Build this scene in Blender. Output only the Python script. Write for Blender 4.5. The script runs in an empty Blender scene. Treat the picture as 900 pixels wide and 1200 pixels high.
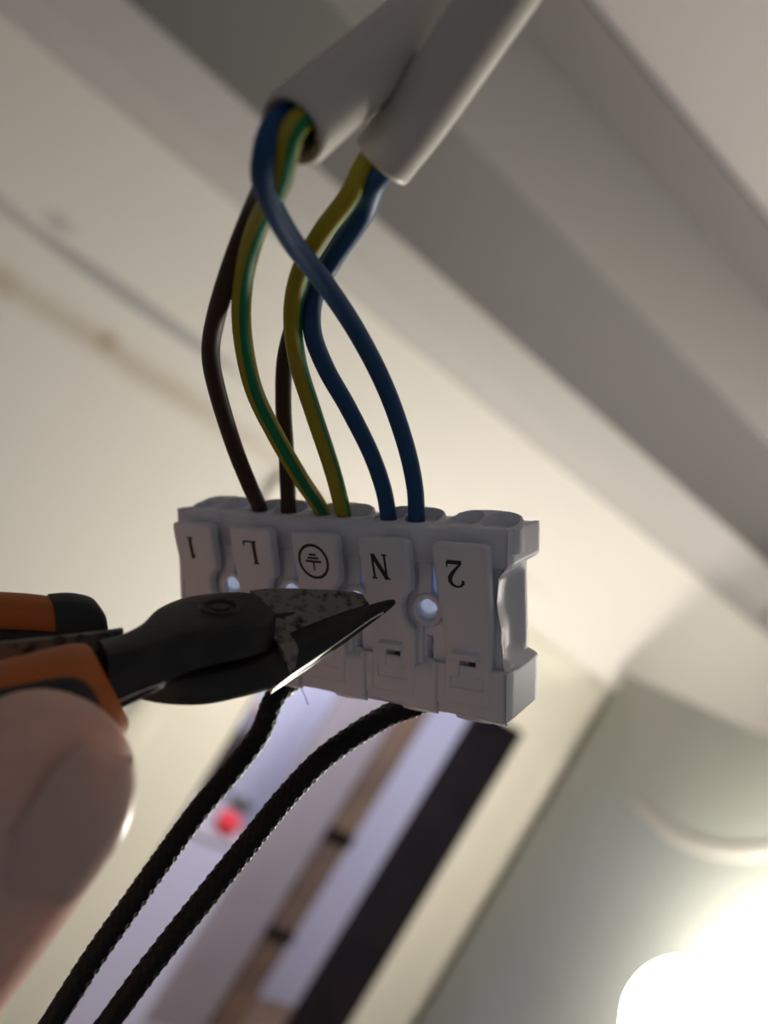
import bpy, math, random
from mathutils import Vector, Matrix
random.seed(4)
sc = bpy.context.scene
C = sc.collection

# ------------------------------------------------------------------ camera
F, CX, CY = 1000.0, 450.0, 600.0          # focal length in pixels of the 900x1200 frame
EYE = Vector((0, 0, 2.2))
xa = Vector((1620, -1090, 1000)).normalized()            # room axes in (right, up, forward)
s_ = -(xa[0]*.53 + xa[1]*.848)/xa[2]
za = Vector((.53, .848, s_)).normalized()
ya = -za.cross(xa)
if ya[2] < 0: ya = -ya
def cam2w(r, u, f): 
    v = Vector((r, u, f)); return Vector((xa.dot(v), ya.dot(v), za.dot(v)))
RT, UP, FW = cam2w(1,0,0), cam2w(0,1,0), cam2w(0,0,1)
cd = bpy.data.cameras.new('camera'); cam = bpy.data.objects.new('camera', cd); C.objects.link(cam)
m = Matrix((RT, UP, -FW)).transposed().to_4x4(); m.translation = EYE; cam.matrix_world = m
cd.sensor_fit = 'HORIZONTAL'; cd.sensor_width = 36; cd.lens = F/900*36
cd.clip_start = .005; cd.clip_end = 60
cd.dof.use_dof = True; cd.dof.focus_distance = .119; cd.dof.aperture_fstop = 40/2.45
sc.camera = cam
# ------------------------------------------------------------------ world, lights, exposure
wd = bpy.data.worlds.new('world'); sc.world = wd; wd.use_nodes = True
wd.node_tree.nodes['Background'].inputs[0].default_value = (.90, .91, 1.0, 1)
wd.node_tree.nodes['Background'].inputs[1].default_value = .128
LAMP_STRENGTH = 140
PENDANT_STRENGTH = 31
al = bpy.data.lights.new('next_room_light', 'AREA'); al.energy = 52; al.size = 1.0; al.color = (.78, .80, 1.0)
alo = bpy.data.objects.new('next_room_light', al); C.objects.link(alo); alo.location = (1.7, 2.75, 2.85)
vs = sc.view_settings; vs.view_transform = 'Standard'; vs.look = 'None'; vs.gamma = 1; vs.exposure = 0.0; vs.use_curve_mapping = False

# ------------------------------------------------------------------ helpers
def P(px, py, mm):                          # pixel and forward depth in mm -> world point
    d = mm/1000; return EYE + RT*((px-CX)/F*d) - UP*((py-CY)/F*d) + FW*d
def mat(name, col, rough=.5, metal=0, spec=.5, noise=None, bump=None, transl=0, tcol=None, emis=None, coat=0, sss=0):
    mt = bpy.data.materials.new(name); mt.use_nodes = True; nt = mt.node_tree; b = nt.nodes['Principled BSDF']
    b.inputs['Base Color'].default_value = (*col, 1); b.inputs['Roughness'].default_value = rough
    b.inputs['Metallic'].default_value = metal; b.inputs['Specular IOR Level'].default_value = spec
    b.inputs['Coat Weight'].default_value = coat
    if sss:
        b.inputs['Subsurface Weight'].default_value = sss; b.inputs['Subsurface Radius'].default_value = (1, .4, .25)
        b.inputs['Subsurface Scale'].default_value = .006
    tc = nt.nodes.new('ShaderNodeTexCoord')
    if noise:
        sca, c2, lo, hi = noise
        n = nt.nodes.new('ShaderNodeTexNoise'); n.inputs['Scale'].default_value = sca; n.inputs['Detail'].default_value = 5
        nt.links.new(tc.outputs['Object'], n.inputs['Vector'])
        mr = nt.nodes.new('ShaderNodeMapRange'); mr.inputs[1].default_value = lo; mr.inputs[2].default_value = hi
        nt.links.new(n.outputs[0], mr.inputs[0])
        mx = nt.nodes.new('ShaderNodeMix'); mx.data_type = 'RGBA'; mx.inputs[6].default_value = (*col, 1); mx.inputs[7].default_value = (*c2, 1)
        nt.links.new(mr.outputs[0], mx.inputs[0]); nt.links.new(mx.outputs[2], b.inputs['Base Color'])
    if bump:
        sca, st, dist = bump
        n = nt.nodes.new('ShaderNodeTexNoise'); n.inputs['Scale'].default_value = sca; n.inputs['Detail'].default_value = 4
        nt.links.new(tc.outputs['Object'], n.inputs['Vector'])
        bp = nt.nodes.new('ShaderNodeBump'); bp.inputs['Strength'].default_value = st; bp.inputs['Distance'].default_value = dist
        nt.links.new(n.outputs[0], bp.inputs['Height']); nt.links.new(bp.outputs[0], b.inputs['Normal'])
    if emis:
        b.inputs['Emission Color'].default_value = (*emis[0], 1); b.inputs['Emission Strength'].default_value = emis[1]
    if transl:
        t = nt.nodes.new('ShaderNodeBsdfTranslucent'); t.inputs[0].default_value = (*(tcol or col), 1)
        ms = nt.nodes.new('ShaderNodeMixShader'); ms.inputs[0].default_value = transl
        nt.links.new(b.outputs[0], ms.inputs[1]); nt.links.new(t.outputs[0], ms.inputs[2])
        nt.links.new(ms.outputs[0], nt.nodes['Material Output'].inputs[0])
    return mt
MW = {}                                     # world matrix of every thing's Empty
def empty(name, loc, mtx=None):
    o = bpy.data.objects.new(name, None); C.objects.link(o); o.empty_display_size = .01
    M = mtx if mtx is not None else Matrix.Translation(loc)
    o.matrix_world = M; MW[o.name] = M.copy(); return o
def tag(o, label=None, cat=None, group=None, kind=None):
    if label: o['label'] = label
    if cat: o['category'] = cat
    if group: o['group'] = group
    if kind: o['kind'] = kind
    return o
def rootM(o):
    while o.parent: o = o.parent
    return MW.get(o.name, Matrix())
class MB:
    def __init__(s): s.v = []; s.f = []; s.m = []
    def add(s, vs, fs, mi=0):
        b = len(s.v); s.v += [Vector(v) for v in vs]
        for k, f in enumerate(fs):
            s.f.append([i+b for i in f]); s.m.append(mi[k] if isinstance(mi, list) else mi)
        return s
    def box(s, a, b, mi=0):
        x0,y0,z0 = a; x1,y1,z1 = b
        return s.add([(x0,y0,z0),(x1,y0,z0),(x1,y1,z0),(x0,y1,z0),(x0,y0,z1),(x1,y0,z1),(x1,y1,z1),(x0,y1,z1)],
              [(0,3,2,1),(4,5,6,7),(0,1,5,4),(1,2,6,5),(2,3,7,6),(3,0,4,7)], mi)
    def rings(s, rs, cap=True, mi=0, closed=True):
        n = len(rs[0]); fs = []
        for i in range(len(rs)-1):
            for j in range(n if closed else n-1):
                k = (j+1) % n; fs.append((i*n+j, i*n+k, (i+1)*n+k, (i+1)*n+j))
        if cap: fs += [tuple(range(n-1,-1,-1)), tuple((len(rs)-1)*n+j for j in range(n))]
        return s.add([p for r in rs for p in r], fs, mi)
    def build(s, name, mats, parent=None, smooth=True, local=False, solid=0, bevel=0, angle=40, label=None):
        me = bpy.data.meshes.new(name); o = bpy.data.objects.new(name, me); C.objects.link(o)
        vv = s.v
        if parent is not None:
            o.parent = parent
            if not local:
                inv = rootM(parent).inverted(); vv = [inv @ v for v in vv]
        me.from_pydata([tuple(v) for v in vv], [], s.f)
        for mt in (mats if isinstance(mats, (list, tuple)) else [mats]): me.materials.append(mt)
        me.polygons.foreach_set('material_index', s.m)
        import bmesh
        bm = bmesh.new(); bm.from_mesh(me); bmesh.ops.recalc_face_normals(bm, faces=bm.faces); bm.to_mesh(me); bm.free()
        if smooth:
            me.polygons.foreach_set('use_smooth', [True]*len(me.polygons))
            try: me.set_sharp_from_angle(angle=math.radians(angle))
            except Exception: pass
        if solid:
            md = o.modifiers.new('solid', 'SOLIDIFY'); md.thickness = solid; md.offset = 0
        if bevel:
            md = o.modifiers.new('bevel', 'BEVEL'); md.width = bevel; md.segments = 3; md.limit_method = 'ANGLE'
        if label: o['label'] = label
        return o
def catmull(pts, n=12):
    q = [pts[0]*2-pts[1]] + list(pts) + [pts[-1]*2-pts[-2]]; out = []
    for i in range(1, len(q)-2):
        a,b,c,d = q[i-1:i+3]
        for k in range(n):
            t = k/n
            out.append(.5*((2*b)+(c-a)*t+(2*a-5*b+4*c-d)*t*t+(3*b-a-3*c+d)*t**3))
    out.append(q[-2].copy()); return out
def frames(pts, up):
    T = []
    for i in range(len(pts)):
        T.append((pts[min(i+1,len(pts)-1)]-pts[max(i-1,0)]).normalized())
    u = (up - T[0]*up.dot(T[0])).normalized(); U = []
    for t in T:
        u = (u - t*u.dot(t)).normalized(); U.append(u)
    return [(t, u, t.cross(u)) for t, u in zip(T, U)]
def sweep(mb, pts, r, n=20, up=None, rf=None, cap=True, matf=None):
    """tube along pts; rf(theta, length) scales the radius; matf(theta) picks a material"""
    fr = frames(pts, up or -FW); rs = []; L = 0
    for i, (p, (t, u, w)) in enumerate(zip(pts, fr)):
        if i: L += (p-pts[i-1]).length
        rr = r[i] if isinstance(r, list) else r
        rs.append([p + (u*math.cos(a)+w*math.sin(a))*rr*(rf(a, L) if rf else 1) for a in [2*math.pi*k/n for k in range(n)]])
    b = len(mb.f); mb.rings(rs, cap)
    if matf:
        for i in range(len(rs)-1):
            for j in range(n): mb.m[b+i*n+j] = matf(2*math.pi*(j+.5)/n)
    return mb
def sring(c, u, v, ru, rv, n=24, e=2.0):     # superellipse ring
    out = []
    for k in range(n):
        a = 2*math.pi*k/n; ca, sa = math.cos(a), math.sin(a)
        out.append(c + u*(ru*math.copysign(abs(ca)**(2/e), ca)) + v*(rv*math.copysign(abs(sa)**(2/e), sa)))
    return out
def lathe(mb, base, prof, n=32, axis=Vector((0,0,1))):
    u = axis.orthogonal().normalized(); v = axis.cross(u)
    mb.rings([[base+axis*z+(u*math.cos(a)+v*math.sin(a))*max(r,1e-5) for a in [2*math.pi*k/n for k in range(n)]] for r, z in prof])
    return mb
def sstep(a, b, x):
    t = min(1, max(0, (x-a)/(b-a))); return t*t*(3-2*t)

# ------------------------------------------------------------------ setting
D = 1.8                                      # distance from camera to the wall with the doorway
def blob_wall():
    mt = mat('plaster_wall', (.79,.755,.695), .85, bump=(60,.15,.004)); nt = mt.node_tree; b = nt.nodes['Principled BSDF']
    tc = nt.nodes.new('ShaderNodeTexCoord'); N = nt.nodes.new; L = nt.links.new
    nz = N('ShaderNodeTexNoise'); nz.inputs['Scale'].default_value = 7; nz.inputs['Detail'].default_value = 3; L(tc.outputs['Object'], nz.inputs['Vector'])
    wob = N('ShaderNodeVectorMath'); wob.operation = 'MULTIPLY_ADD'; wob.inputs[1].default_value = (.03,.0,.03); L(nz.outputs['Color'], wob.inputs[0]); L(tc.outputs['Object'], wob.inputs[2])
    cur = None
    def spot(x, z, sx, sz, col, amt, soft=1.0, warp=True):
        nonlocal cur
        a = N('ShaderNodeVectorMath'); a.operation = 'SUBTRACT'; off = .015 if warp else 0
        a.inputs[1].default_value = (x+off, 0, z+off); L((wob if warp else tc).outputs[0 if warp else 'Object'], a.inputs[0])
        k = N('ShaderNodeVectorMath'); k.operation = 'MULTIPLY'; k.inputs[1].default_value = (1/sx, 0, 1/sz); L(a.outputs[0], k.inputs[0])
        l = N('ShaderNodeVectorMath'); l.operation = 'LENGTH'; L(k.outputs[0], l.inputs[0])
        r = N('ShaderNodeMapRange'); r.interpolation_type = 'SMOOTHSTEP'; r.inputs[1].default_value = 1; r.inputs[2].default_value = 1-soft; r.inputs[4].default_value = amt; L(l.outputs['Value'], r.inputs[0])
        mx = N('ShaderNodeMix'); mx.data_type = 'RGBA'; mx.inputs[7].default_value = (*col, 1); L(r.outputs[0], mx.inputs[0])
        if cur is None: mx.inputs[6].default_value = (.79,.755,.695,1)
        else: L(cur, mx.inputs[6])
        cur = mx.outputs[2]
    E = 2.2
    br = (.42,.34,.20); gr = (.42,.42,.41)
    spot(.25, E+.098, .75, .045, br, .52)                   # brown damp line above the casing
    spot(1.35, E+.085, .5, .03, br, .35)
    spot(.20, E+.107, .035, .035, (.33,.24,.10), .6)
    spot(-.02, E+.085, .05, .05, br, .5)
    spot(.20, E+.205, .32, .020, gr, .9, .4, False)       # grey line along the wall
    spot(-.12, E+.208, .13, .022, gr, .6, .5, False)
    spot(1.28, E+.19, .28, .03, gr, .3)
    spot(.005, E+.245, .045, .026, (.36,.37,.42), .65)      # bluish smudge
    L(cur, b.inputs['Base Color']); return mt
M_wall = blob_wall()
M_cream = mat('cream_gloss_paint', (.72,.68,.58), .45, bump=(30,.1,.003))
M_cornice = mat('soffit_shade_paint', (.155,.15,.147), .8, bump=(40,.1,.003))  # shade on the soffit put into a darker paint
M_cove = mat('cove_half_shade_paint', (.50,.48,.46), .8)  # greyed for the half-shade below the soffit
M_face = mat('cornice_face_shade_paint', (.315,.305,.29), .8)  # front face toned down for its shade
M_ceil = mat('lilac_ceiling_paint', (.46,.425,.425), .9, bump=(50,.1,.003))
M_ceil_shadow = mat('ceiling_shadow_paint', (.205,.19,.19), .9)  # soft shadow along the ceiling crease put into the colour
M_darkwood = mat('dark_brown_wood', (.010,.006,.005), .55, noise=(9,(.018,.011,.009),.4,.7), spec=.1)
M_floor = mat('floor_boards', (.30,.20,.12), .5, noise=(5,(.22,.14,.08),.3,.7))
M_lilac = mat('lilac_white_paint', (.62,.62,.72), .8)
def S(name, mb, mt, **k):
    return tag(mb.build(name, mt, smooth=k.pop('smooth', False), **k), kind='structure')
OX0, OX1, OZ = .495*D, .915*D, 2.2-.086*D     # doorway opening
WT = .19
CZ = 2.2+.5435*D
S('wall_back', MB().box((-2.2,D,0),(OX0,D+WT,CZ)).box((OX1,D,0),(3.2,D+WT,CZ)).box((OX0,D,OZ),(OX1,D+WT,CZ)), M_wall)
S('floor', MB().box((-2.2,-1.5,-.05),(3.2,4.4,0)), M_floor)
S('ceiling', MB().box((-2.2,-1.5,CZ),(3.2,4.4,CZ+.08)), M_ceil)
S('wall_right', MB().box((3.2,-1.5,0),(3.3,4.4,CZ)), M_wall)
def extr(prof, x0, x1):
    mb = MB(); n = len(prof)
    return mb.rings([[Vector((x,y,z)) for y, z in prof] for x in (x0, x1)])
y_, z_ = (lambda a: a*D), (lambda b: 2.2+b*D)
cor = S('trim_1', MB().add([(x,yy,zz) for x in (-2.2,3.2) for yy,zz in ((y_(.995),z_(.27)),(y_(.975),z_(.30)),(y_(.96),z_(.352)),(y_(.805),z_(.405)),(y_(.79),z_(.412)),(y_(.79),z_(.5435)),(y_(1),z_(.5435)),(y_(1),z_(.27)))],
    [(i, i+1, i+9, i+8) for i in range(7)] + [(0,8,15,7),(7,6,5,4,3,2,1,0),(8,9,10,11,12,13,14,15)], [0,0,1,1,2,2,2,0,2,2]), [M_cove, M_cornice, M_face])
S('ceiling_shadow_strip', MB().box((-2.2,y_(.697),CZ-.012),(3.2,y_(.789),CZ-.0005)), M_ceil_shadow, bevel=.004)  # thin strip carrying the painted ceiling shadow
def casing(name, a, b, horizontal=False):
    """flat board with a raised outer bead; a..b from the opening edge outwards"""
    prof = [(0,0),(0,.022),(.12,.028),(.5,.028),(.56,.034),(.66,.034),(.72,.05),(.84,.058),(.95,.05),(1,.03),(1,0)]
    mb = MB(); rs = []
    for e in (0, 1):
        r = []
        for t, d in prof:
            q = a+(b-a)*t
            d *= .35; r.append(Vector((.36*D+e*(1.03*D-.36*D), D-d, q)) if horizontal else Vector((q, D-d, e*OZ)))
        rs.append(r)
    mb.rings(rs); return S(name, mb, M_cream)
casing('trim_3', OX1, 1.036*D)
casing('trim_4', OX0, .36*D)
casing('trim_5', OZ, OZ+.235, True)
S('trim_6', MB().box((OX1-.012,D-.004,0),(OX1-.0005,D+WT+.02,OZ-.001)).box((OX0+.0005,D+.0,0),(OX0+.012,D+WT+.02,OZ-.001)).box((OX0+.013,D+.0,OZ-.013),(OX1-.013,D+WT+.02,OZ-.001)), M_darkwood)
S('wall_far', MB().box((-.5,3.75,0),(3.2,3.85,CZ)), M_lilac)
S('wall_left', MB().box((.3,D+WT+.001,0),(.4,3.749,CZ)), M_lilac)

# ------------------------------------------------------------------ wardrobe with grey-green side
M_green = mat('grey_green_lacquer', (.25,.264,.23), .38, noise=(3,(.285,.295,.26),.3,.7))
M_greenpale = mat('pale_reflection_tone', (.36,.345,.31), .5)  # paler tone painted for a reflection on the side panel
h0 = Vector((1.036*(D-.075), D-.075, 0)); dv = Vector((-.381,-.924,0)).normalized(); nv = Vector((-.924,.381,0)).normalized()
WH = 2.2+.0735*D
wr = empty('wardrobe', h0 + dv*.6 - nv*.25)
tag(wr, 'tall grey-green wardrobe standing right of the doorway behind the glowing globe', 'wardrobe')
def wp(l, d, z): return h0 + dv*l - nv*d + Vector((0,0,z))
def wbox(l0, l1, d0, d1, z0, z1):
    return MB().add([wp(l,d,z) for z in (z0,z1) for l,d in ((l0,d0),(l1,d0),(l1,d1),(l0,d1))], [(0,3,2,1),(4,5,6,7),(0,1,5,4),(1,2,6,5),(2,3,7,6),(3,0,4,7)])
wbox(0,1.3,.02,.5,.08,WH-.003).build('body', M_green, wr, smooth=False)
wbox(0,1.3,0,.019,.08,WH).build('side_panel', M_green, wr, smooth=False, bevel=.003)
wbox(.03,1.27,.04,.47,0,.079).build('plinth', M_darkwood, wr, smooth=False)
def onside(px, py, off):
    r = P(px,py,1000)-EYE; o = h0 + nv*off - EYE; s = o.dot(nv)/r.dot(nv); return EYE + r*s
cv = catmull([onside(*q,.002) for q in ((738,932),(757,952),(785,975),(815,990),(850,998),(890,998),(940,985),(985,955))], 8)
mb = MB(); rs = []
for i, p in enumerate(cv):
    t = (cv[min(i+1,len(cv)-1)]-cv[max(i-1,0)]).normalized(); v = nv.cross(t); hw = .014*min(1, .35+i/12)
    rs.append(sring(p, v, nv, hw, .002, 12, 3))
mb.rings(rs).build('curved_reflection', M_greenpale, wr)  # raised pale strip shaped as a curved reflection on the lacquer

# ------------------------------------------------------------------ glowing globe lamp
M_globe = mat('lit_opal_glass', (1,.97,.9), .4, emis=((1.0,.945,.85), LAMP_STRENGTH))
M_brass = mat('brushed_steel', (.5,.5,.5), .35, 1)
lp = EYE + Vector((1.654,1,-.42))*(.41*D)
lr = .090
fl = empty('globe_lamp', (lp.x, lp.y, 0)); tag(fl, 'switched-on white globe lamp glaring beside the grey-green wardrobe', 'lamp')
mb = MB(); prof = [(lr*math.sin(math.pi*k/32), -lr*math.cos(math.pi*k/32)) for k in range(33)]
lathe(mb, lp, prof, 48).build('globe', M_globe, fl)
lathe(MB(), lp, [(.02,-lr-.07),(.035,-lr-.06),(.04,-lr-.01),(.045,-lr+.015),(.03,-lr+.018)], 32).build('socket', M_brass, fl)
lathe(MB(), Vector((lp.x,lp.y,0)), [(.012,.03),(.012,lp.z-lr-.06)], 20).build('pole', M_brass, fl)
lathe(MB(), Vector((lp.x,lp.y,0)), [(.13,0),(.14,.008),(.13,.02),(.03,.03),(.012,.034)], 40).build('base', M_brass, fl)

# ------------------------------------------------------------------ unseen pendant lamp, added right of the view to brighten the wall
pp = Vector((2.1,.9,2.76)); pr_ = .12
pd = empty('added_pendant_lamp', (pp.x,pp.y,CZ)); tag(pd, 'unseen opal pendant lamp added beyond the right edge to light the wall', 'lamp')
lathe(MB(), pp, [(pr_*math.sin(math.pi*k/32), -pr_*math.cos(math.pi*k/32)) for k in range(33)], 48).build('globe', mat('added_pendant_glass', (1,.97,.9), .4, emis=((1.0,.945,.85), PENDANT_STRENGTH)), pd)  # globe of the added, unseen pendant
lathe(MB(), pp, [(.03,pr_-.01),(.03,pr_+.05),(.006,pr_+.06),(.006,CZ-pp.z-.02)], 24).build('added_pendant_rod', M_brass, pd)
lathe(MB(), Vector((pp.x,pp.y,CZ)), [(.02,-.05),(.05,-.03),(.055,-.001)], 24).build('added_pendant_canopy', M_brass, pd)

# ------------------------------------------------------------------ knob on the cove
kb = Vector((1.245*.99*D, .972*D, 2.2+.309*.975*D)); ka = Vector((0,-.75,-.66)).normalized()
tag(lathe(MB(), kb-ka*.012, [(.018,0),(.02,.006),(.014,.01),(.022,.018),(.027,.028),(.024,.038),(.012,.045),(0,.046)], 28, ka).build('wall_knob', mat('white_enamel', (.8,.78,.74), .35)),
    'small white round knob on the cornice at the right', 'knob')

# ------------------------------------------------------------------ things in the next room
M_white2 = mat('cool_white_laminate', (.60,.60,.70), .5)
M_mauve = mat('grey_mauve_board', (.30,.265,.26), .7, noise=(4,(.34,.30,.29),.3,.7))
M_tan = mat('tan_wood', (.20,.125,.07), .6, noise=(6,(.11,.075,.05),.35,.65))
cb = empty('low_cabinet', (1.66,3.27,0)); tag(cb, 'white low cabinet seen through the doorway with a red apple on top', 'cabinet')
MB().box((1.44,3.02,.06),(1.84,3.55,.96)).build('body', M_white2, cb, smooth=False)
MB().box((1.43,3.0,.961),(1.85,3.56,.985))  .build('top_board', M_mauve, cb, smooth=False, bevel=.004)
MB().box((1.45,3.0,.08),(1.83,3.019,.95)).build('door', M_white2, cb, smooth=False, bevel=.003)
MB().box((1.48,3.06,0),(1.80,3.5,.059)).build('plinth', M_mauve, cb, smooth=False)
sp = empty('room_divider_panel', (2.15,3.3,0)); tag(sp, 'grey mauve flat panel standing beyond the doorway beside the tan post', 'panel')
MB().box((1.99,3.28,0),(2.30,3.32,1.95)).build('board', M_mauve, sp, smooth=False, bevel=.003)
MB().box((1.95,3.22,0),(2.30,3.279,.03)).build('foot', M_mauve, sp, smooth=False)
po = empty('wooden_post', (2.38,3.3,0)); tag(po, 'tan wooden post behind the doorway between mauve panel and lilac wall', 'post')
MB().box((2.31,3.26,0),(2.44,3.34,CZ-.002)).build('shaft', M_tan, po, smooth=False, bevel=.006)
MB().box((2.305,3.25,1.05),(2.445,3.35,1.12)).build('block', M_darkwood, po, smooth=False, bevel=.01)
MB().box((2.305,3.25,.55),(2.445,3.35,.61)).build('block', M_darkwood, po, smooth=False, bevel=.01)
ap = empty('apple', (1.735,3.09,.985)); tag(ap, 'red apple with dark leaves seen through the doorway between the black cords', 'apple')
M_red = mat('red_apple_skin', (.75,.03,.03), .35, noise=(30,(.55,.02,.03),.4,.7))
lathe(MB(), Vector((1.735,3.09,.985)), [(.012,.003),(.03,.002),(.046,.022),(.052,.045),(.048,.068),(.034,.083),(.016,.084),(.004,.076)], 28).build('flesh', M_red, ap)
M_leaf = mat('dark_olive_leaf', (.03,.035,.01), .6)
sweep(MB(), [Vector((1.735,3.09,1.06)),Vector((1.737,3.088,1.08)),Vector((1.742,3.085,1.10))], .003, 8).build('stem', M_leaf, ap)
for a in (-.9, .4, 1.5):
    mb = MB(); rs = []; d = Vector((math.sin(a),.4*math.cos(a),.55)).normalized(); w = d.cross(Vector((0,1,.2))).normalized(); nn = d.cross(w)
    for k in range(8):
        t = k/7; rs.append(sring(Vector((1.741,3.085,1.09))+d*(.075*t)-nn*(.02*t*t), w, nn, .001+.02*math.sin(math.pi*t), .0015, 10))
    mb.rings(rs).build('leaf', M_leaf, ap)
def jar(name, x, y, prof, mt, lid, lm, label, cat):
    e = empty(name, (x,y,.985)); tag(e, label, cat); lathe(MB(), Vector((x,y,.985)), prof, 24).build('body', mt, e); lathe(MB(), Vector((x,y,.985)), lid, 24).build('lid', lm, e)
M_brownglass = mat('brown_glass', (.03,.018,.015), .25); M_orange2 = mat('orange_lid', (.55,.20,.03), .5); M_bluebox = mat('pale_blue_card', (.42,.47,.72), .7); M_mv = mat('mauve_jar', (.16,.12,.14), .5)
jar('jar', 1.60, 3.42, [(.05,0),(.055,.01),(.055,.20),(.04,.22),(.04,.235)], M_mv, [(.045,.2351),(.045,.26),(.0,.261)], M_orange2, 'dark mauve jar with orange lid standing at the left on the white low cabinet', 'jar')
jar('bottle', 1.78, 3.46, [(.05,0),(.052,.01),(.052,.25),(.02,.33),(.02,.40)], M_brownglass, [(.023,.4001),(.023,.43),(0,.431)], M_orange2, 'dark brown bottle with orange cap behind the red apple', 'bottle')
bxo = empty('carton', (1.70,3.52,.985)); tag(bxo, 'pale blue carton at the back of the white low cabinet', 'carton')
MB().box((1.62,3.50,.9855),(1.735,3.555,1.40)).build('body', M_bluebox, bxo, smooth=False, bevel=.003)
MB().box((1.622,3.502,1.4005),(1.733,3.553,1.408)).build('flap', M_bluebox, bxo, smooth=False)

# ------------------------------------------------------------------ terminal block
RB = ((.86940157,.49401514,-.00948468),(.05207142,-.11069382,-.99248952),(-.49135474,.86237806,-.12196146))
TB = (-34.341,26.362,146.903)
def col(j): return cam2w(RB[0][j], -RB[1][j], RB[2][j])
MBL = Matrix((col(0), col(1), col(2))).transposed().to_4x4()
MBL.translation = EYE + cam2w(TB[0]/1000, -TB[1]/1000, TB[2]/1000)
def LB(x, y, z): return MBL @ Vector((x/1000, y/1000, z/1000))
M_pl = mat('white_polyamide', (.80,.81,.87), .38, transl=.10, tcol=(.60,.66,.86))
M_plv = mat('white_polyamide_lever', (.72,.735,.775), .36, transl=.08, tcol=(.7,.7,.8))
M_mem = mat('thin_translucent_plastic', (.5,.57,.78), .3, transl=.5, tcol=(.52,.64,.95))
M_ink = mat('black_print', (.012,.012,.014), .6)
M_clamp = mat('dark_spring_steel', (.02,.02,.025), .4, .6)
tb = empty('terminal_block', None, MBL)
tag(tb, 'white five-pole push-in terminal block marked 1, L, earth, N and 2', 'terminal block')
k_ = .001
def lyc(z): return .25 - 2.45*sstep(8, 27, z)**.9 if z > 8 else .25
def sheet(rows):      # open grid of vertices
    mb = MB(); mb.rings(rows, cap=False, closed=False); return mb
def prof_at(z, tbl):
    for (a,va),(b,vb) in zip(tbl, tbl[1:]):
        if a <= z <= b: return va+(vb-va)*sstep(a,b,z)
    return tbl[-1][1]
XF = [(0,58.6),(6.9,58.6),(7.0,58.2),(9,57.9),(12,57.7),(17,57.0),(20,57.2),(22.2,58.5),(27,58.5)]
YB = [(0,12.3),(6.6,12.4),(8.4,10.6),(21.6,10.2),(22.4,12.4),(27,12.4)]
XR = [(0,58.6),(6.8,58.7),(8.2,57.8),(21.4,57.6),(22.4,58.7),(27,58.7)]
# housing: front sheet with slits, end walls, lower plates, bottom
hs = MB()
def slit(i, x, z):
    u = x-12*i; d = 0
    d = max(d, (sstep(4.3,4.6,u)-sstep(6.4,6.7,u))*(sstep(15.0,15.3,z)-sstep(20.8,21.1,z)))
    d = max(d, (sstep(6.9,7.2,u)-sstep(8.0,8.3,u))*(sstep(6.3,6.9,z)-sstep(10.6,10.9,z)))
    d = max(d, (sstep(9.7,10.0,u)-sstep(10.8,11.1,u))*(sstep(6.3,6.9,z)-sstep(10.6,10.9,z)))
    return d
rows = []
zs = [6+.22*k for k in range(91)]
for z in zs:
    r = []
    for k in range(281):
        x = -1+(prof_at(z,XF)+.85)*k/280; i = min(4, max(0, int(x//12)))
        r.append(Vector((x*k_, (1.9+2.6*slit(i,x,z))*k_, z*k_)))
    rows.append(r)
nb = len(hs.f); hs.rings(rows, cap=False, closed=False)
def opening(x, z):
    u = x % 12
    return x < 48 and (math.hypot(u-10.35, z-14.6) < 1.55 or (10.85 < u < 11.7 and 15.5 < z < 21.2))
keep = [k for k in range(nb, len(hs.f)) if not opening(sum(hs.v[q].x for q in hs.f[k])*250, sum(hs.v[q].z for q in hs.f[k])*250)]
hs.f = hs.f[:nb]+[hs.f[k] for k in keep]; hs.m = hs.m[:len(hs.f)]
rows = []
for k in range(109):
    z = 27*k/108; xf, xr, yb = prof_at(z,XF), prof_at(z,XR), prof_at(z,YB); r = []
    y0 = 1.2 if z > 7 else .9
    for j in range(12):
        t = j/11; cvx = -.9*math.sin(math.pi*min(1,t*1.15))*(sstep(7.5,10,z)-sstep(19,21.8,z))
        r.append(Vector(((xf+(xr-xf)*t+cvx)*k_, (y0+(yb-y0)*t)*k_, z*k_)))
    rows.append([Vector((r[0].x-.0004, r[0].y+.0012, r[0].z))]+r)
hs.rings(rows, cap=False, closed=False)
rows = []
for k in range(28):
    z = 27*k/27; rows.append([Vector((-1.0*k_, y*k_, z*k_)) for y in (1.2,4,8,12.3)])
hs.rings(rows, cap=False, closed=False)
hs.build('housing', M_pl, tb, local=True, solid=.0007, angle=50)
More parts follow.
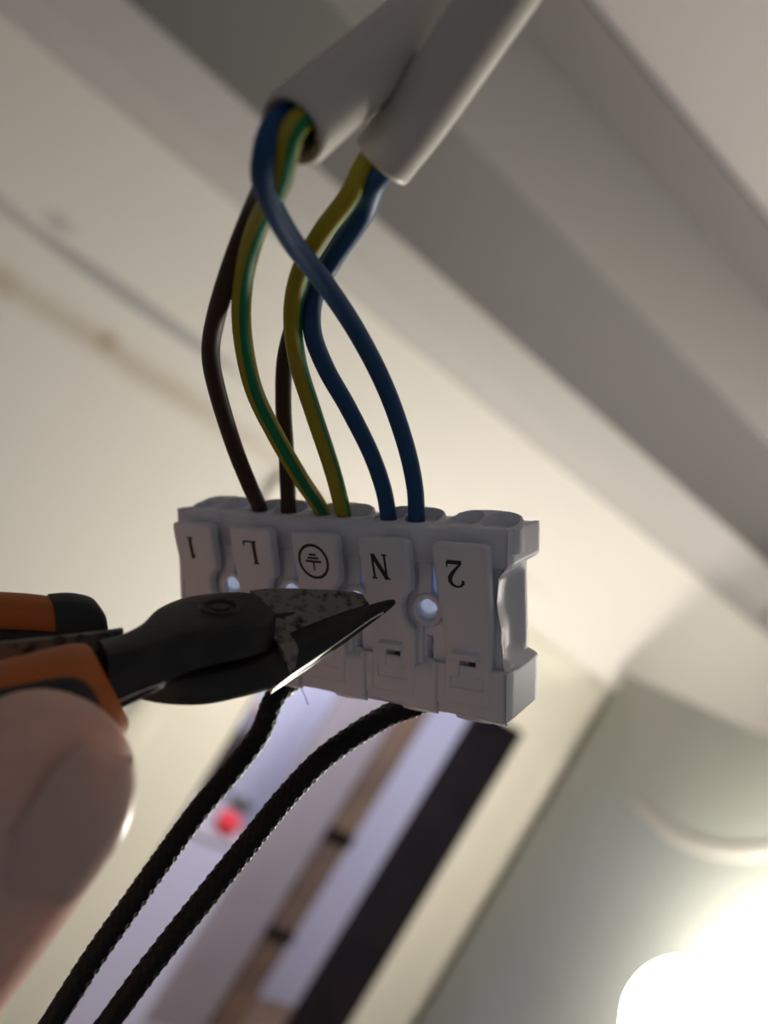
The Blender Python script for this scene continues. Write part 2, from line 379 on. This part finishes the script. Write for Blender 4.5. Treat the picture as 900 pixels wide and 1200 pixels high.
# upper deck behind and around the collars
dk = MB()
dk.add([Vector((x*k_,y*k_,z*k_)) for x,y,z in ((-1,1.2,21.8),(58.4,1.2,21.8),(58.4,1.2,26.3),(-1,1.2,26.3),(-1,2.0,26.8),(58.4,2.0,26.6),(58.6,7.4,26.6),(-1,7.4,26.6),(-1,7.6,26.6),(58.6,7.6,26.6),(58.6,12.3,26.6),(-1,12.3,26.6),(58.4,1.9,21.6),(-1,1.9,21.6))],
   [(0,1,2,3),(3,2,5,4),(4,5,6,7),(7,6,9,8),(8,9,10,11),(0,13,12,1)])
dk.build('upper_deck', M_pl, tb, local=True, solid=.0006)
bt = MB().box((-.9*k_,1.3*k_,.35*k_),(58.3*k_,12.1*k_,1.0*k_)); bt.build('bottom_plate', M_pl, tb, local=True, smooth=False, bevel=.0002)
for i in range(4):
    MB().box(((12*i+8.6)*k_,1.25*k_,16.6*k_),((12*i+10.85)*k_,1.85*k_,22.2*k_)).build('rib', M_pl, tb, local=True, smooth=False, bevel=.0002)
    MB().box(((12*i+10.8)*k_,1.75*k_,15.5*k_),((12*i+11.75)*k_,1.95*k_,21.3*k_)).build('light_slot', M_mem, tb, local=True, smooth=False)
# wire entries: five collars, each with two oval mouths
def entry_height(u, y):
    cy = 4.2; hx, hy = 5.75, 3.35; ux = u-5.7; uy = y-cy
    q = (abs(ux/hx)**3.2+abs(uy/hy)**2.6)
    if q > 1.0: return None
    ztop = 26.9+.30*(y-.85)-.25*abs(ux/hx)**2
    z = ztop-.7*sstep(.86,1.0,q)
    for c in (2.75,8.2):
        h = (abs((u-c)/2.6)**2.4+abs(uy/2.8)**2.2)
        z = min(z, ztop-5.5*(1-sstep(.70,1.0,h)))
    return z
for i in range(5):
    mb = MB(); rows = []; n = 64
    # polar-free grid: rows across depth with outline following the collar shape
    for k in range(41):
        v = -1+2*k/40; v = max(-.999,min(.999,v)); y = 4.2+3.35*v
        wx = 5.75*(1-abs(v)**2.6)**(1/3.2)
        r = []
        for j in range(n+1):
            u = 5.7-wx+2*wx*j/n
            r.append(Vector(((12*i+u)*k_, y*k_, (entry_height(u,y) or 26.9)*k_)))
        rows.append(r)
    mb.rings(rows, cap=False, closed=False)
    # outer skirt
    ring = [r[0] for r in rows] + [r[-1] for r in reversed(rows)]
    mb.rings([ring, [Vector((p.x,p.y,23.5*k_)) for p in ring]], cap=False)
    mb.build('wire_entry', M_pl, tb, local=True, angle=60)
# lower front plates (one per pole) with small tabs below
for i in range(5):
    x0, x1 = 12*i+(-.9 if i == 0 else .02), 12*i+(10.5 if i == 4 else 11.98)
    mb = MB(); rows = []
    for k in range(20):
        z = -.1+7.4*k/19; r = []
        for j in range(25):
            u = j/24; x = x0+(x1-x0)*u
            e = min(x-x0 if i == 0 or z < 1.1 else 9, x1-x if i == 4 or z < 1.1 else 9, z+.1); y = .75+.5*(1-sstep(0,.5,e)); zz = z+(.5*math.sin(u*5)*.25-.25*u)*(1-k/19)
            if i < 4 and 6.9 < x-12*i < 11.2 and z > 5.6: y += 1.3*sstep(5.6,7.3,z)
            r.append(Vector((x*k_, y*k_, zz*k_)))
        rows.append(r)
    mb.rings(rows, cap=False, closed=False); mb.build('lower_plate', M_plv, tb, local=True, solid=.0006)
    mb = MB(); a, b = 12*i+5.2, 12*i+11.2
    if i == 4: a, b = 12*i+2, 12*i+9
    mb.rings([sring(Vector(((a+b)/2*k_, 3.4*k_, z*k_)), Vector((1,0,0)), Vector((0,1,0)), (b-a)/2*s*k_, 2.0*s*k_, 24, 4) for z, s in ((.5,1),(-.5,1),(-.95,.94),(-1.1,.8))])
    mb.build('release_tab', M_pl, tb, local=True)
# test-hole bosses with a thin translucent membrane
for i in range(4):
    c = Vector(((12*i+10.35)*k_, 0, 14.6*k_)); X, Z = Vector((1,0,0)), Vector((0,0,1))
    def rg(r, y): return [c+Vector((r*k_*math.cos(a), y*k_, r*k_*math.sin(a))) for a in [2*math.pi*k/40 for k in range(40)]]
    mb = MB(); mb.rings([rg(2.5,2.6),rg(2.5,1.0),rg(2.35,.75),rg(1.95,.7),rg(1.7,.85),rg(1.58,1.3),rg(1.55,2.6)], cap=False)
    bo = mb.build('test_hole', M_plv, tb, local=True)
    mb = MB(); mb.rings([rg(1.6,1.35),rg(1.0,1.28),rg(.5,1.22),rg(.01,1.2)], cap=False)
    mb.build('membrane', M_mem, bo, local=True)
    mb = MB(); rs = []                       # prong below the boss
    for z in (12.6,11.5,9.5,7.5,6.6):
        rs.append(sring(Vector(((12*i+8.95)*k_, 1.75*k_, z*k_)), X, Vector((0,1,0)), .62*k_, .75*k_, 16, 4))
    mb.rings(rs).build('prong', M_plv, tb, local=True)
for i in range(5):
    MB().box(((12*i+1.2)*k_,5.2*k_,8*k_),((12*i+8.2)*k_,9.0*k_,20*k_)).build('contact_clamp', M_clamp, tb, local=True, smooth=False, bevel=.0004)
# levers
def stroke(pts, w):
    """2-D stroke with half widths w -> list of (left, right) pairs"""
    out = []
    for i,(x,z) in enumerate(pts):
        a = pts[max(i-1,0)]; b = pts[min(i+1,len(pts)-1)]; dx, dz = b[0]-a[0], b[1]-a[1]; l = math.hypot(dx,dz) or 1
        h = (w[i] if isinstance(w,list) else w)*1.25; out.append(((x-dz/l*h, z+dx/l*h),(x+dz/l*h, z-dx/l*h)))
    return out
def seg(a, b, n=6): return [(a[0]+(b[0]-a[0])*k/n, a[1]+(b[1]-a[1])*k/n) for k in range(n+1)]
G = {
 '1': [(seg((0,-1.7),(0,1.7)),.26),(seg((-.62,-1.62),(.62,-1.62)),.1),(seg((0,1.55),(-.6,1.05)),[.2,.18,.16,.14,.12,.1,.07])],
 'L': [(seg((-.75,-1.75),(-.75,1.75)),.25),(seg((-1.3,1.68),(-.2,1.68)),.09),(seg((-1.3,-1.66),(1.0,-1.66)),.11),(seg((1.0,-1.7),(1.12,-.95)),[.2,.17,.14,.12,.1,.08,.05])],
 'N': [(seg((-.95,-1.75),(-.95,1.75)),.14),(seg((.95,-1.75),(.95,1.75)),.14),(seg((-1.0,1.7),(.95,-1.7)),.27),(seg((-1.5,1.68),(-.6,1.68)),.09),(seg((.5,1.68),(1.4,1.68)),.09),(seg((-1.4,-1.68),(-.5,-1.68)),.09)],
 '2': [([(-.95,.85),(-.9,1.3),(-.5,1.68),(.05,1.75),(.6,1.55),(.9,1.1),(.85,.55),(.5,.0),(-.1,-.65),(-.65,-1.2),(-.95,-1.55)],[.2,.17,.12,.12,.18,.25,.26,.22,.15,.12,.1]),(seg((-1.0,-1.55),(1.05,-1.55)),.22),([(1.0,-1.6),(1.1,-1.2),(1.15,-.85)],[.16,.1,.06])],
 'E': [([(2.4*math.sin(a),2.4*math.cos(a)) for a in [2*math.pi*k/48 for k in range(49)]],.17),(seg((0,1.35),(0,0)),.11),(seg((-1.35,0),(1.35,0)),.13),(seg((-.95,-.5),(.95,-.5)),.13),(seg((-.6,-1.0),(.6,-1.0)),.13)],
}
GP = {'1':(4.1,21.0),'L':(4.5,21.2),'E':(4.4,20.7),'N':(4.6-.7,20.9),'2':(4.0,20.9)}
LN = ['1','L','E','N','2']
LL = ['white lever printed with an upside-down 1','white lever printed with an upside-down L','white lever printed with an upside-down earth symbol','white lever printed with an upside-down N','white lever printed with an upside-down 2']
for i in range(5):
    last = i == 4; mb = MB(); rows = []
    def xl(z):
        x = .3+.07*(25-z) if z > 9 else .3+.07*16-.25*sstep(9,6,z)
        if z > 24.2: t = (z-24.2)/1.0; x += 1.0*(1-math.sqrt(max(0,1-t*t)))
        return x
    def xr(z):
        x = 8.75
        if not last:
            dd = 3.35**2-(z-14.6)**2
            if dd > 0: x = min(x, 10.35-math.sqrt(dd))
            x -= .15*sstep(19.5,17.5,z)
        else: x = 8.9-.02*(25-z)
        if z > 24.2: t = (z-24.2)/1.0; x -= 1.0*(1-math.sqrt(max(0,1-t*t)))
        return x
    NZ, NX = 130, 44; TH = 1.55
    zz = [1.6+(25.2-1.6)*k/NZ for k in range(NZ+1)]
    def relief(u, z):
        d = 0
        d -= .85*(sstep(2.7,3.1,u)-sstep(6.4,6.8,u))*(sstep(8.1,8.4,z)-sstep(9.2,9.6,z))          # little roof
        d += 1.4*(sstep(3.7,3.95,u)-sstep(5.9,6.15,u))*(sstep(5.2,5.4,z)-sstep(7.9,8.1,z))        # narrow window
        d += 1.35*(sstep(2.3,2.6,u)-sstep(7.0,7.3,u))*(sstep(4.0,4.25,z)-sstep(5.4,5.65,z))         # wide window
        return d
    front, back = [], []
    for z in zz:
        a, b = xl(z), xr(z); r = []
        for j in range(NX+1):
            u = a+(b-a)*(.5-.5*math.cos(math.pi*j/NX))
            e = min(u-a, b-u, 25.2-z, (z-1.6)*1.5); y = lyc(z)+.55*(1-math.sqrt(max(0,1-(1-min(1,e/.6))**2)))+relief(u,z)
            r.append(Vector(((12*i+u)*k_, y*k_, z*k_)))
        front.append(r)
        back.append([Vector(((12*i+a+(b-a)*j/NX)*k_, (lyc(z)+TH)*k_, z*k_)) for j in range(NX+1)])
    mb.rings([f+list(reversed(b)) for f, b in zip(front, back)])
    lv = mb.build('lever', M_plv, tb, local=True, angle=50, label=LL[i])
    MB().box(((12*i+4.9)*k_,.9*k_,5.7*k_),((12*i+5.95)*k_,1.7*k_,7.8*k_)).build('dark_hole', M_clamp, lv, local=True, smooth=False)  # dark block painted in for the shaded hole in the window
    g = MB(); gx, gz = GP[LN[i]]
    for li,(pts, w) in enumerate(G[LN[i]]):
        pr = stroke(pts, w); vv = []
        for q in pr:
            for (x, z) in q:
                X_, Z_ = gx-x*1.06, gz-z*1.06
                X_ += -.06*(Z_-gz)
                vv.append(Vector(((12*i+X_)*k_, (lyc(Z_)-.025-.004*li)*k_, Z_*k_)))
        g.add(vv, [(2*k,2*k+1,2*k+3,2*k+2) for k in range(len(pr)-1)])
    g.build('marking', M_ink, lv, local=True, smooth=False)

# ------------------------------------------------------------------ supply cables with their cores
M_sheath = mat('white_cable_sheath', (.58,.55,.50), .42, bump=(90,.1,.0005))
M_cut = mat('rough_cut_filler', (.52,.46,.47), .85, bump=(900,.8,.001))
M_blue = mat('blue_insulation', (.014,.07,.18), .5, spec=.3)
M_brown = mat('brown_insulation', (.045,.022,.016), .5, spec=.3)
M_yel = mat('yellow_insulation', (.36,.30,.018), .5, spec=.3)
M_grn = mat('green_insulation', (.010,.20,.07), .5, spec=.3)
RW = .00125
def entry_point(px, py):                     # where a core enters its mouth: middle of the collar's depth
    inv = MBL.inverted(); o = inv @ EYE; d = (inv @ P(px,py,120))-o; return MBL @ (o + d*((.0040-o.y)/d.y))
def cable(name, label, ends, cores, cr, lean):
    p0 = P(*ends[0]); e = empty(name, p0); tag(e, label, 'cable')
    pts = [P(*q) for q in ends]; top = pts[-1].copy(); d = (pts[-1]-pts[-2]).normalized()
    zc = CZ-.004
    mid = top + d*.12; mid2 = Vector((mid.x+lean[0], mid.y+lean[1], mid.z+.2))
    path = catmull(pts + [mid, mid2, Vector((mid2.x+lean[0], mid2.y+lean[1], zc))], 10)
    ax = (path[1]-path[0]).normalized(); fr = frames(path, -FW); rs = []
    def cring(i, r):
        t,u,w = fr[i]; return [path[i]+(u*math.cos(a)+w*math.sin(a))*r for a in [2*math.pi*k/48 for k in range(48)]]
    inner = cr*.75
    def off(ring, s): return [p+ax*s for p in ring]
    rr = [off(cring(0,inner),.006), off(cring(0,inner),0.0004), off(cring(0,(inner+cr)/2),0), off(cring(0,cr*.97),0.0002), off(cring(0,cr),.0006)]
    rr += [cring(i,cr) for i in range(2,len(path))]
    MB().rings(rr, cap=False).build('sheath', M_sheath, e, angle=60)
    # ragged filler between sheath and cores
    fl_ = MB(); r2 = []
    for k,(s,r) in enumerate(((.0012,1),(.0004,.97),(.0007,.86),(.0022,.80),(.006,.78))):
        rg_ = cring(0, inner*r); r2.append([p+ax*(s+random.uniform(-.0002,.0003)) for p in rg_])
    fl_.rings(r2, cap=False).build('filler', M_cut, e)
    t,u,w = fr[0]
    for (nm, mats, lab, pix, ang, hole, matf) in cores:
        st = p0 + (u*math.cos(ang)+w*math.sin(ang))*(inner*.48)
        en = entry_point(*hole); dn = (en-P(*pix[-1])).normalized(); dz = -MBL.col[2].to_3d().normalized()
        pl = [st+ax*.010, st+ax*.003, st-ax*.0012] + [P(*q) for q in pix] + [en, en+(dn*.5+dz).normalized()*.004, en+(dn*.5+dz).normalized()*.004+dz*.004]
        path2 = catmull(pl, 14)
        sweep(MB(), path2, RW, 24, up=-FW, matf=matf).build('core_wire', mats, e, label=lab)
def gy(a0, a1):
    def fn(a):
        a = (a-a0) % (2*math.pi); return 1 if a < (a1-a0) else 0
    return fn
PI = math.pi
cable('supply_cable', 'white round cable on the left with its hollow cut end facing the viewer', 
  [(342,154,85),(400,105,89.5),(460,54,94.5),(522,0,100.5)],
  [('b', M_blue, 'blue wire crossing in front to the right-hand N opening', [(310,180,84.5),(311,222,88),(342,282,96),(382,334,103),(420,392,110),(452,455,116),(475,520,121),(486,570,124)], -1.25, (488,606), None),
   ('g', [M_yel,M_grn], 'green and yellow striped wire bowing left to the earth opening', [(328,213,88),(300,270,97),(285,330,104),(284,390,110),(297,455,117),(323,510,123),(352,560,128)], .45, (377,599), gy(-1.25,-.15)),
   ('n', M_brown, 'brown wire bowing far left to the L opening', [(300,240,97),(272,310,103),(253,372,110),(247,415,115),(255,460,120),(275,525,128),(293,570,133)], 3.0, (304,595), None)], .0039, (-.03,.05))
cable('supply_cable', 'white round cable on the right, its cut end facing down above the blue wires',
  [(445,193,97),(492,132,94),(540,62,90),(590,-12,86)],
  [('b', M_blue, 'blue wire from the right cable bowing to the left-hand N opening', [(428,248,102),(392,302,106),(369,345,110),(366,388,113),(382,432,117),(408,478,121),(434,530,125),(449,572,127)], 1.0, (455,605), None),
   ('g', [M_yel,M_grn], 'mostly yellow striped wire from the right cable to the earth opening', [(408,232,99),(376,275,102),(352,320,106),(343,370,111),(349,425,117),(366,480,122),(386,540,127),(396,575,129)], -.9, (402,602), gy(-2.0,-1.35)),
   ('n', M_brown, 'brown wire from the right cable hidden behind the yellow one', [(405,275,110),(358,350,121),(336,410,127),(332,470,131),(336,540,134)], 3.1, (338,596), None)], .0037, (.05,-.02))

# ------------------------------------------------------------------ braided cords
M_cord = mat('black_braided_textile', (.002,.002,.0025), .5, spec=.25)
M_fleck = mat('black_thread', (.01,.01,.01), .6)
def braid(a, L):
    k = 2*PI/.0019; n = 8
    return .95 + .15*abs(math.sin(n*a/2+k*L/2))*abs(math.sin(n*a/2-k*L/2))
def cord(label, pix, x, fray=None):
    st = LB(x,6,-1.2); e = empty('braided_cord', st); tag(e, label, 'cord', None)
    pl = [LB(x,6,4), LB(x,6,-.6)] + [P(*q) for q in pix]
    d = (pl[-1]-pl[-2]).normalized(); pl += [pl[-1]+d*.06+Vector((0,0,-.01)), pl[-1]+d*.10+Vector((0,0,-.06))]
    path = catmull(pl, 40); q = [path[0]]
    for p in path:
        if (p-q[-1]).length > .0002: q.append(p)
    sweep(MB(), q, .00168, 48, rf=braid).build('braid', M_cord, e, angle=180)
    if fray: sweep(MB(), catmull([P(*w) for w in fray],6), .00007, 6).build('frayed_strand', M_fleck, e)
cord('black braided textile cord leaving the block under the pliers, left of the two', [(322,818,139),(303,862,138),(272,903,136),(234,948,134),(196,1000,132),(155,1058,130),(108,1125,128),(58,1203,126)], 19.2,
     [(345,795,139),(352,805,138),(357,815,138),(361,826,138)])
cord('black braided textile cord leaving the block below N, right of the two', [(455,838,132),(415,862,132),(374,893,131),(330,940,130),(290,990,129),(245,1046,128),(190,1115,127),(126,1200,126)], 43.5)

# ------------------------------------------------------------------ pliers
M_steel = mat('black_burnished_steel', (.018,.018,.018), .42, .35, noise=(250,(.035,.032,.028),.45,.75), bump=(500,.12,.0005))
M_ground = mat('grey_ground_steel', (.22,.21,.19), .5, .4, noise=(700,(.03,.03,.028),.48,.66), bump=(900,.4,.0006))
M_bright = mat('bright_glint_steel', (.8,.79,.76), .36, .8, bump=(600,.3,.0006))  # pale steel that paints the lamp's glint on the edges
M_orange = mat('orange_rubber_grip', (.50,.125,.012), .5)
M_black = mat('black_rubber_grip', (.012,.012,.013), .55)
O_ = P(258,712,108)
av = cam2w(36.5, 2.3, 21).normalized(); bv = cam2w(-.48,.26,.84); bv = (bv-av*bv.dot(av)).normalized()
cvx = av.cross(bv); cvx = cvx if cvx.dot(UP) > 0 else -cvx
def Q(a, b, c): return O_ + av*(a*k_) + bv*(b*k_) + cvx*(c*k_)
pe = empty('pliers', Q(0,0,-5)); tag(pe, 'black needle-nose pliers with orange and black grips touching the block', 'pliers')
def bar(st, n=32, e=5, sub=4, sh=0, c0=0):
    """rounded bar: stations (a, b0, b1, c0, c1), smoothly interpolated along a"""
    V = catmull([Vector((*s[:3],)) for s in st], sub); W = catmull([Vector((s[3],s[4],s[5] if len(s)>5 else e)) for s in st], sub)
    mb = MB(); rs = []
    for p, w in zip(V, W):
        rs.append(sring(Q(p.x+sh*((w.x+w.y)/2-c0),(p.y+p.z)/2,(w.x+w.y)/2), bv, cvx+av*sh, max(.05,(p.z-p.y)/2)*k_, max(.05,(w.y-w.x)/2)*k_, n, w.z))
    mb.rings(rs); return mb
# half with the near handle (upper layer): handle arm -> joint -> far jaw
bar([(-15.5,-8.2,-2.6,-8.2,-.9),(-13,-8,-2.0,-7.6,-.8),(-10,-7.6,-.2,-6.6,-.5),(-7,-7,3.5,-5.6,-.2),(-3,-6.8,5.8,-5.0,0),(1,-6.5,6.2,-4.9,0),(4.5,-5.4,5.9,-4.9,-.1),(6.3,-3.2,5.0,-4.9,-.3)], e=7).build('handle_arm', M_steel, pe)
rv = lathe(MB(), Q(0,0,-.3), [(.0,.0005),(.0011,.0005),(.0012,.00005),(.0019,.0002),(.0021,.0006),(.0025,.0006),(.0028,.0002)], 32, cvx); rv.build('rivet', M_steel, pe)
bar([(5.6,0,5.2,-6,-2.1),(8,0,5.0,-6,-2.1),(12,.1,4.4,-5.4,-2.0),(17,.2,3.4,-4.3,-1.8),(20.5,.2,2.4,-3.4,-1.8),(21.8,.2,1.8,-3.0,-1.9)], e=7).build('jaw', M_steel, pe)
# half with the near jaw (lower layer)
bar([(-13,-1,4,-9.4,-5.2),(-9,-4.6,5,-10.4,-5.1),(-4,-6.6,5.6,-10.8,-5.0),(1,-6.8,5.2,-10.6,-4.95),(5,-6.5,2,-10.1,-4.6),(7.5,-6.0,-.2,-9.5,-4.0),(11,-5.2,-.15,-8.3,-3.3),(16,-3.9,-.1,-6.4,-2.5),(21,-2.3,-.05,-4.4,-1.9),(24.4,-1.2,0,-3.0,-1.6),(25.6,-.7,0,-2.4,-1.7)], e=3).build('jaw', M_steel, pe)
# grey ground facet on the far jaw and notch tooth
mb = MB(); rs = []
for a,b0,b1,c0,c1 in ((5.9,-2.2,4.9,-3.6,-.05),(8.5,-2.4,4.9,-3.7,-.05),(12,-1.8,4.3,-3.0,-.2),(17,-1.0,3.2,-2.3,-.55),(20.5,-.5,2.3,-1.9,-.9),(21.6,.2,1.7,-1.8,-1.2)):
    rs.append([Q(a,b0,c0),Q(a,b1,c1),Q(a,b1,c1-.6),Q(a,b0,c0-.6)])
mb.rings(rs).build('ground_face', M_ground, pe, smooth=False)
mb = MB(); mb.rings([[Q(a0,b,c),Q(a1,b,c),Q(a1,b+.3,c-.9),Q(a0,b+.3,c-.9)] for a0,a1,b,c in ((5.8,8.4,-2.2,-3.3),(6.0,8.3,-5.4,-3.7),(6.3,8.2,-6.5,-4.3),(7.2,7.7,-6.95,-6.4))]).build('stop_tooth', M_ground, pe, smooth=False)
# lower-edge chamfers in pale steel, the lamp's glint put into their colour
def chamfer(st, h, w):
    mb = MB(); rs = []
    for a,b0,c0,k in st:
        p, q = (b0-.12, c0+h*k), (b0+w*k, c0-.12)
        rs.append([Q(a,*p), Q(a,(p[0]+q[0])/2-.12*k,(p[1]+q[1])/2-.08*k), Q(a,*q), Q(a,q[0]+.5,q[1]+.5), Q(a,p[0]+.5,p[1]+.3)])
    mb.rings(rs).build('glint_bevel', M_bright, pe, label='bright glint edge')
chamfer([(5.0,-6.4,-10.0,.5),(7.5,-6.0,-9.5,1),(11,-5.2,-8.3,1),(16,-3.9,-6.4,.95),(21,-2.3,-4.4,.7),(23.2,-1.6,-3.5,.4)], 1.7, 1.15)
chamfer([(-15.4,-8.2,-8.3,1),(-13,-8,-7.6,1),(-11,-7.7,-6.9,.8),(-9,-7.4,-6.2,.5)], 1.6, 1.1)
# far handle of the lower half, with its grip
bar([(-7,1,5,-8,-5.2),(-11,3,7.5,-8.4,-5),(-15,6.0,10.5,-9,-5),(-20,9,13.5,-9.0,-4.6),(-30,12,17,-9,-4.6)], e=6).build('handle_arm', M_steel, pe)
# near grip: orange sleeve with a black insert
g1 = bar([(-15.0,-8.9,-2.2,-9.4,-1.3),(-15.6,-9.8,-1.8,-10.4,-.8),(-17.4,-11.0,-2.0,-11.4,-.4),(-21,-12.2,-3.2,-11.6,-.3),(-27,-14,-5,-11.8,-.3),(-37,-16.5,-7.5,-11.8,-.3),(-55,-19,-10,-11.5,0),(-78,-19,-11,-10.5,-.8),(-84,-18,-12,-9.5,-1.9)], e=3.4, n=40, sh=-.42, c0=-5).build('grip', M_orange, pe, label='orange near grip with black insert')
bar([(-17.0,-11.8,-9,-9.6,-3.4),(-17.6,-12.4,-8.5,-11.0,-2.0),(-19.6,-13.2,-7,-12.2,-1.2),(-27,-15.2,-8,-12.6,-.8),(-37,-17.7,-12,-12.6,-.8),(-55,-19.6,-12,-11.6,-1.9),(-72,-19.5,-12,-9.5,-3.4)], e=4.5, n=40, sh=-.42, c0=-5).build('insert', M_black, g1)
FA, FC = 2.2, -3.1
def sh_(st): return [(q[0]+FA,q[1],q[2],q[3]+FC,q[4]+FC) for q in st]
g2 = bar(sh_([(-20.2,9.2,16.0,-8.6,1.6),(-24,11,18,-8.6,1.8),(-32,14,21,-8.6,1.8),(-50,17,25,-8.6,1.6),(-70,17.5,26,-8.6,1),(-78,18,25,-7,0)]), e=3.4, n=40).build('grip', M_orange, pe, label='orange far grip with black collar')
bar(sh_([(-14.6,6.2,12.8,-7.4,.6),(-15.6,6.0,14.0,-8.4,1.8),(-18,7.2,15.4,-8.9,2.2),(-20.4,8.6,16.4,-8.9,1.9)]), e=3.4, n=40).build('collar', M_black, g2)
mb = MB(); rs = []
for a,b,c in ((-12.2,-.5,-1.0),(-13.5,-.6,-1.0),(-18,-.2,-1.2),(-25,.6,-1.4),(-34,1.2,-1.6)):
    rs.append([Q(a,b-.35,c),Q(a,b+.35,c),Q(a,b+.35,c-4.2),Q(a,b-.35,c-4.2)])
mb.rings(rs).build('leaf_spring', M_ground, pe, smooth=False, bevel=.0001)

# ------------------------------------------------------------------ hand
M_skin = mat('skin', (.80,.54,.44), .5, noise=(180,(.70,.44,.36),.35,.7), bump=(420,.25,.0006), sss=.6)
M_nail = mat('finger_nail', (.66,.43,.37), .4, coat=.1, sss=.2)
he = empty('person', P(-300,1000,115)); tag(he, 'bare hand gripping the pliers, thumb with nail at lower left', 'person')
hm = MB()
def limb(pts, rad, n=28, flat=1.0, nrm=None, sub=8):
    V = catmull(pts, sub); R_ = catmull([Vector((r,0,0)) for r in rad], sub); fr = frames(V, nrm or -FW); rs = []
    L0 = (V[1]-V[0]).normalized(); L1 = (V[-1]-V[-2]).normalized()
    def rg(c, f, r): return sring(c, f[1], f[2], r*flat, r, n, 2.25)
    for k in range(5, 0, -1):                # rounded start and end caps
        a = k/5.2*PI/2; rs.append(rg(V[0]-L0*(R_[0].x*math.sin(a)*.9), fr[0], R_[0].x*math.cos(a)))
    rs += [rg(v, f, r.x) for v, f, r in zip(V, fr, R_)]
    for k in range(1, 6):
        a = k/5.2*PI/2; rs.append(rg(V[-1]+L1*(R_[-1].x*math.sin(a)*.9), fr[-1], R_[-1].x*math.cos(a)))
    hm.rings(rs)
TH_ = [Q(-88,6,-58),Q(-71,-5,-51),P(-225,1290,92),P(-108,1140,86.5),P(-36,1034,84),P(17,957,83.5),P(50,910,84.5)]
TR_ = [.0135,.0130,.0112,.0100,.0102,.0102,.0094]
limb(TH_, TR_, flat=.86)
for k, rs_ in enumerate(([.0105,.0102,.0092,.0082,.0076],[.0108,.0104,.0094,.0084,.0078],[.0105,.01,.009,.008,.0074],[.0095,.009,.008,.007,.0064])):
    d = -17.8*k; b = 2.2*min(k,2)
    limb([Q(-66+d,16+b,-44),Q(-60+d,30+b,-28),Q(-50+d,36+b,-8),Q(-38+d,33+b,1),Q(-30+d,27.5+b,-2)], rs_)
    limb([Q(-66+d,16+b,-44),Q(-84+d*.7,14,-68),Q(-104+d*.3,8,-98)], [.0115,.0135,.015])
limb([Q(-86,6,-58),Q(-96,8,-78),Q(-106,8,-100)], [.0145,.017,.017])
limb([Q(-100,10,-84),Q(-112,8,-112),Q(-128,4,-150),Q(-160,-4,-220),Q(-200,-14,-300)], [.019,.021,.0215,.026,.031], flat=.82)
ho = hm.build('skin', M_skin, he)
md = ho.modifiers.new('remesh', 'REMESH'); md.mode = 'VOXEL'; md.voxel_size = .0011; md.use_smooth_shade = True
md = ho.modifiers.new('smooth', 'SMOOTH'); md.factor = .5; md.iterations = 8
# thumb nail: curved plate lying on the thumb's back
A0, A1 = P(50,910,84.5), P(-36,1034,84); ax_ = (A0-A1).normalized(); nf = (-FW-ax_*(-FW).dot(ax_)).normalized(); nr = ax_.cross(nf)
if nr.dot(RT) < 0: nr = -nr
nm_ = MB(); rows = []
for k in range(25):
    s = k/24; r = []
    pos = A1.lerp(A0,.38) + ax_*(.0150*s)
    R0 = .0103 if s < .45 else .0103-.0036*((s-.45)/.55)**2
    half = math.radians(33)*(1-.55*max(0,(.30-s)/.30)**2)*(1-.25*max(0,(s-.8)/.2)**2)
    for j in range(25):
        th = math.radians(44)+half*(j/12-1); edge = 1-abs(j/12-1)
        rr = R0+.0005*min(1,edge*5)*min(1,s*8+.1)-.0002
        r.append(pos + nf*(math.cos(th)*rr*.88) + nr*(math.sin(th)*rr))
    rows.append(r)
nm_.rings(rows, cap=False, closed=False).build('thumb_nail', M_nail, he, solid=.0005)
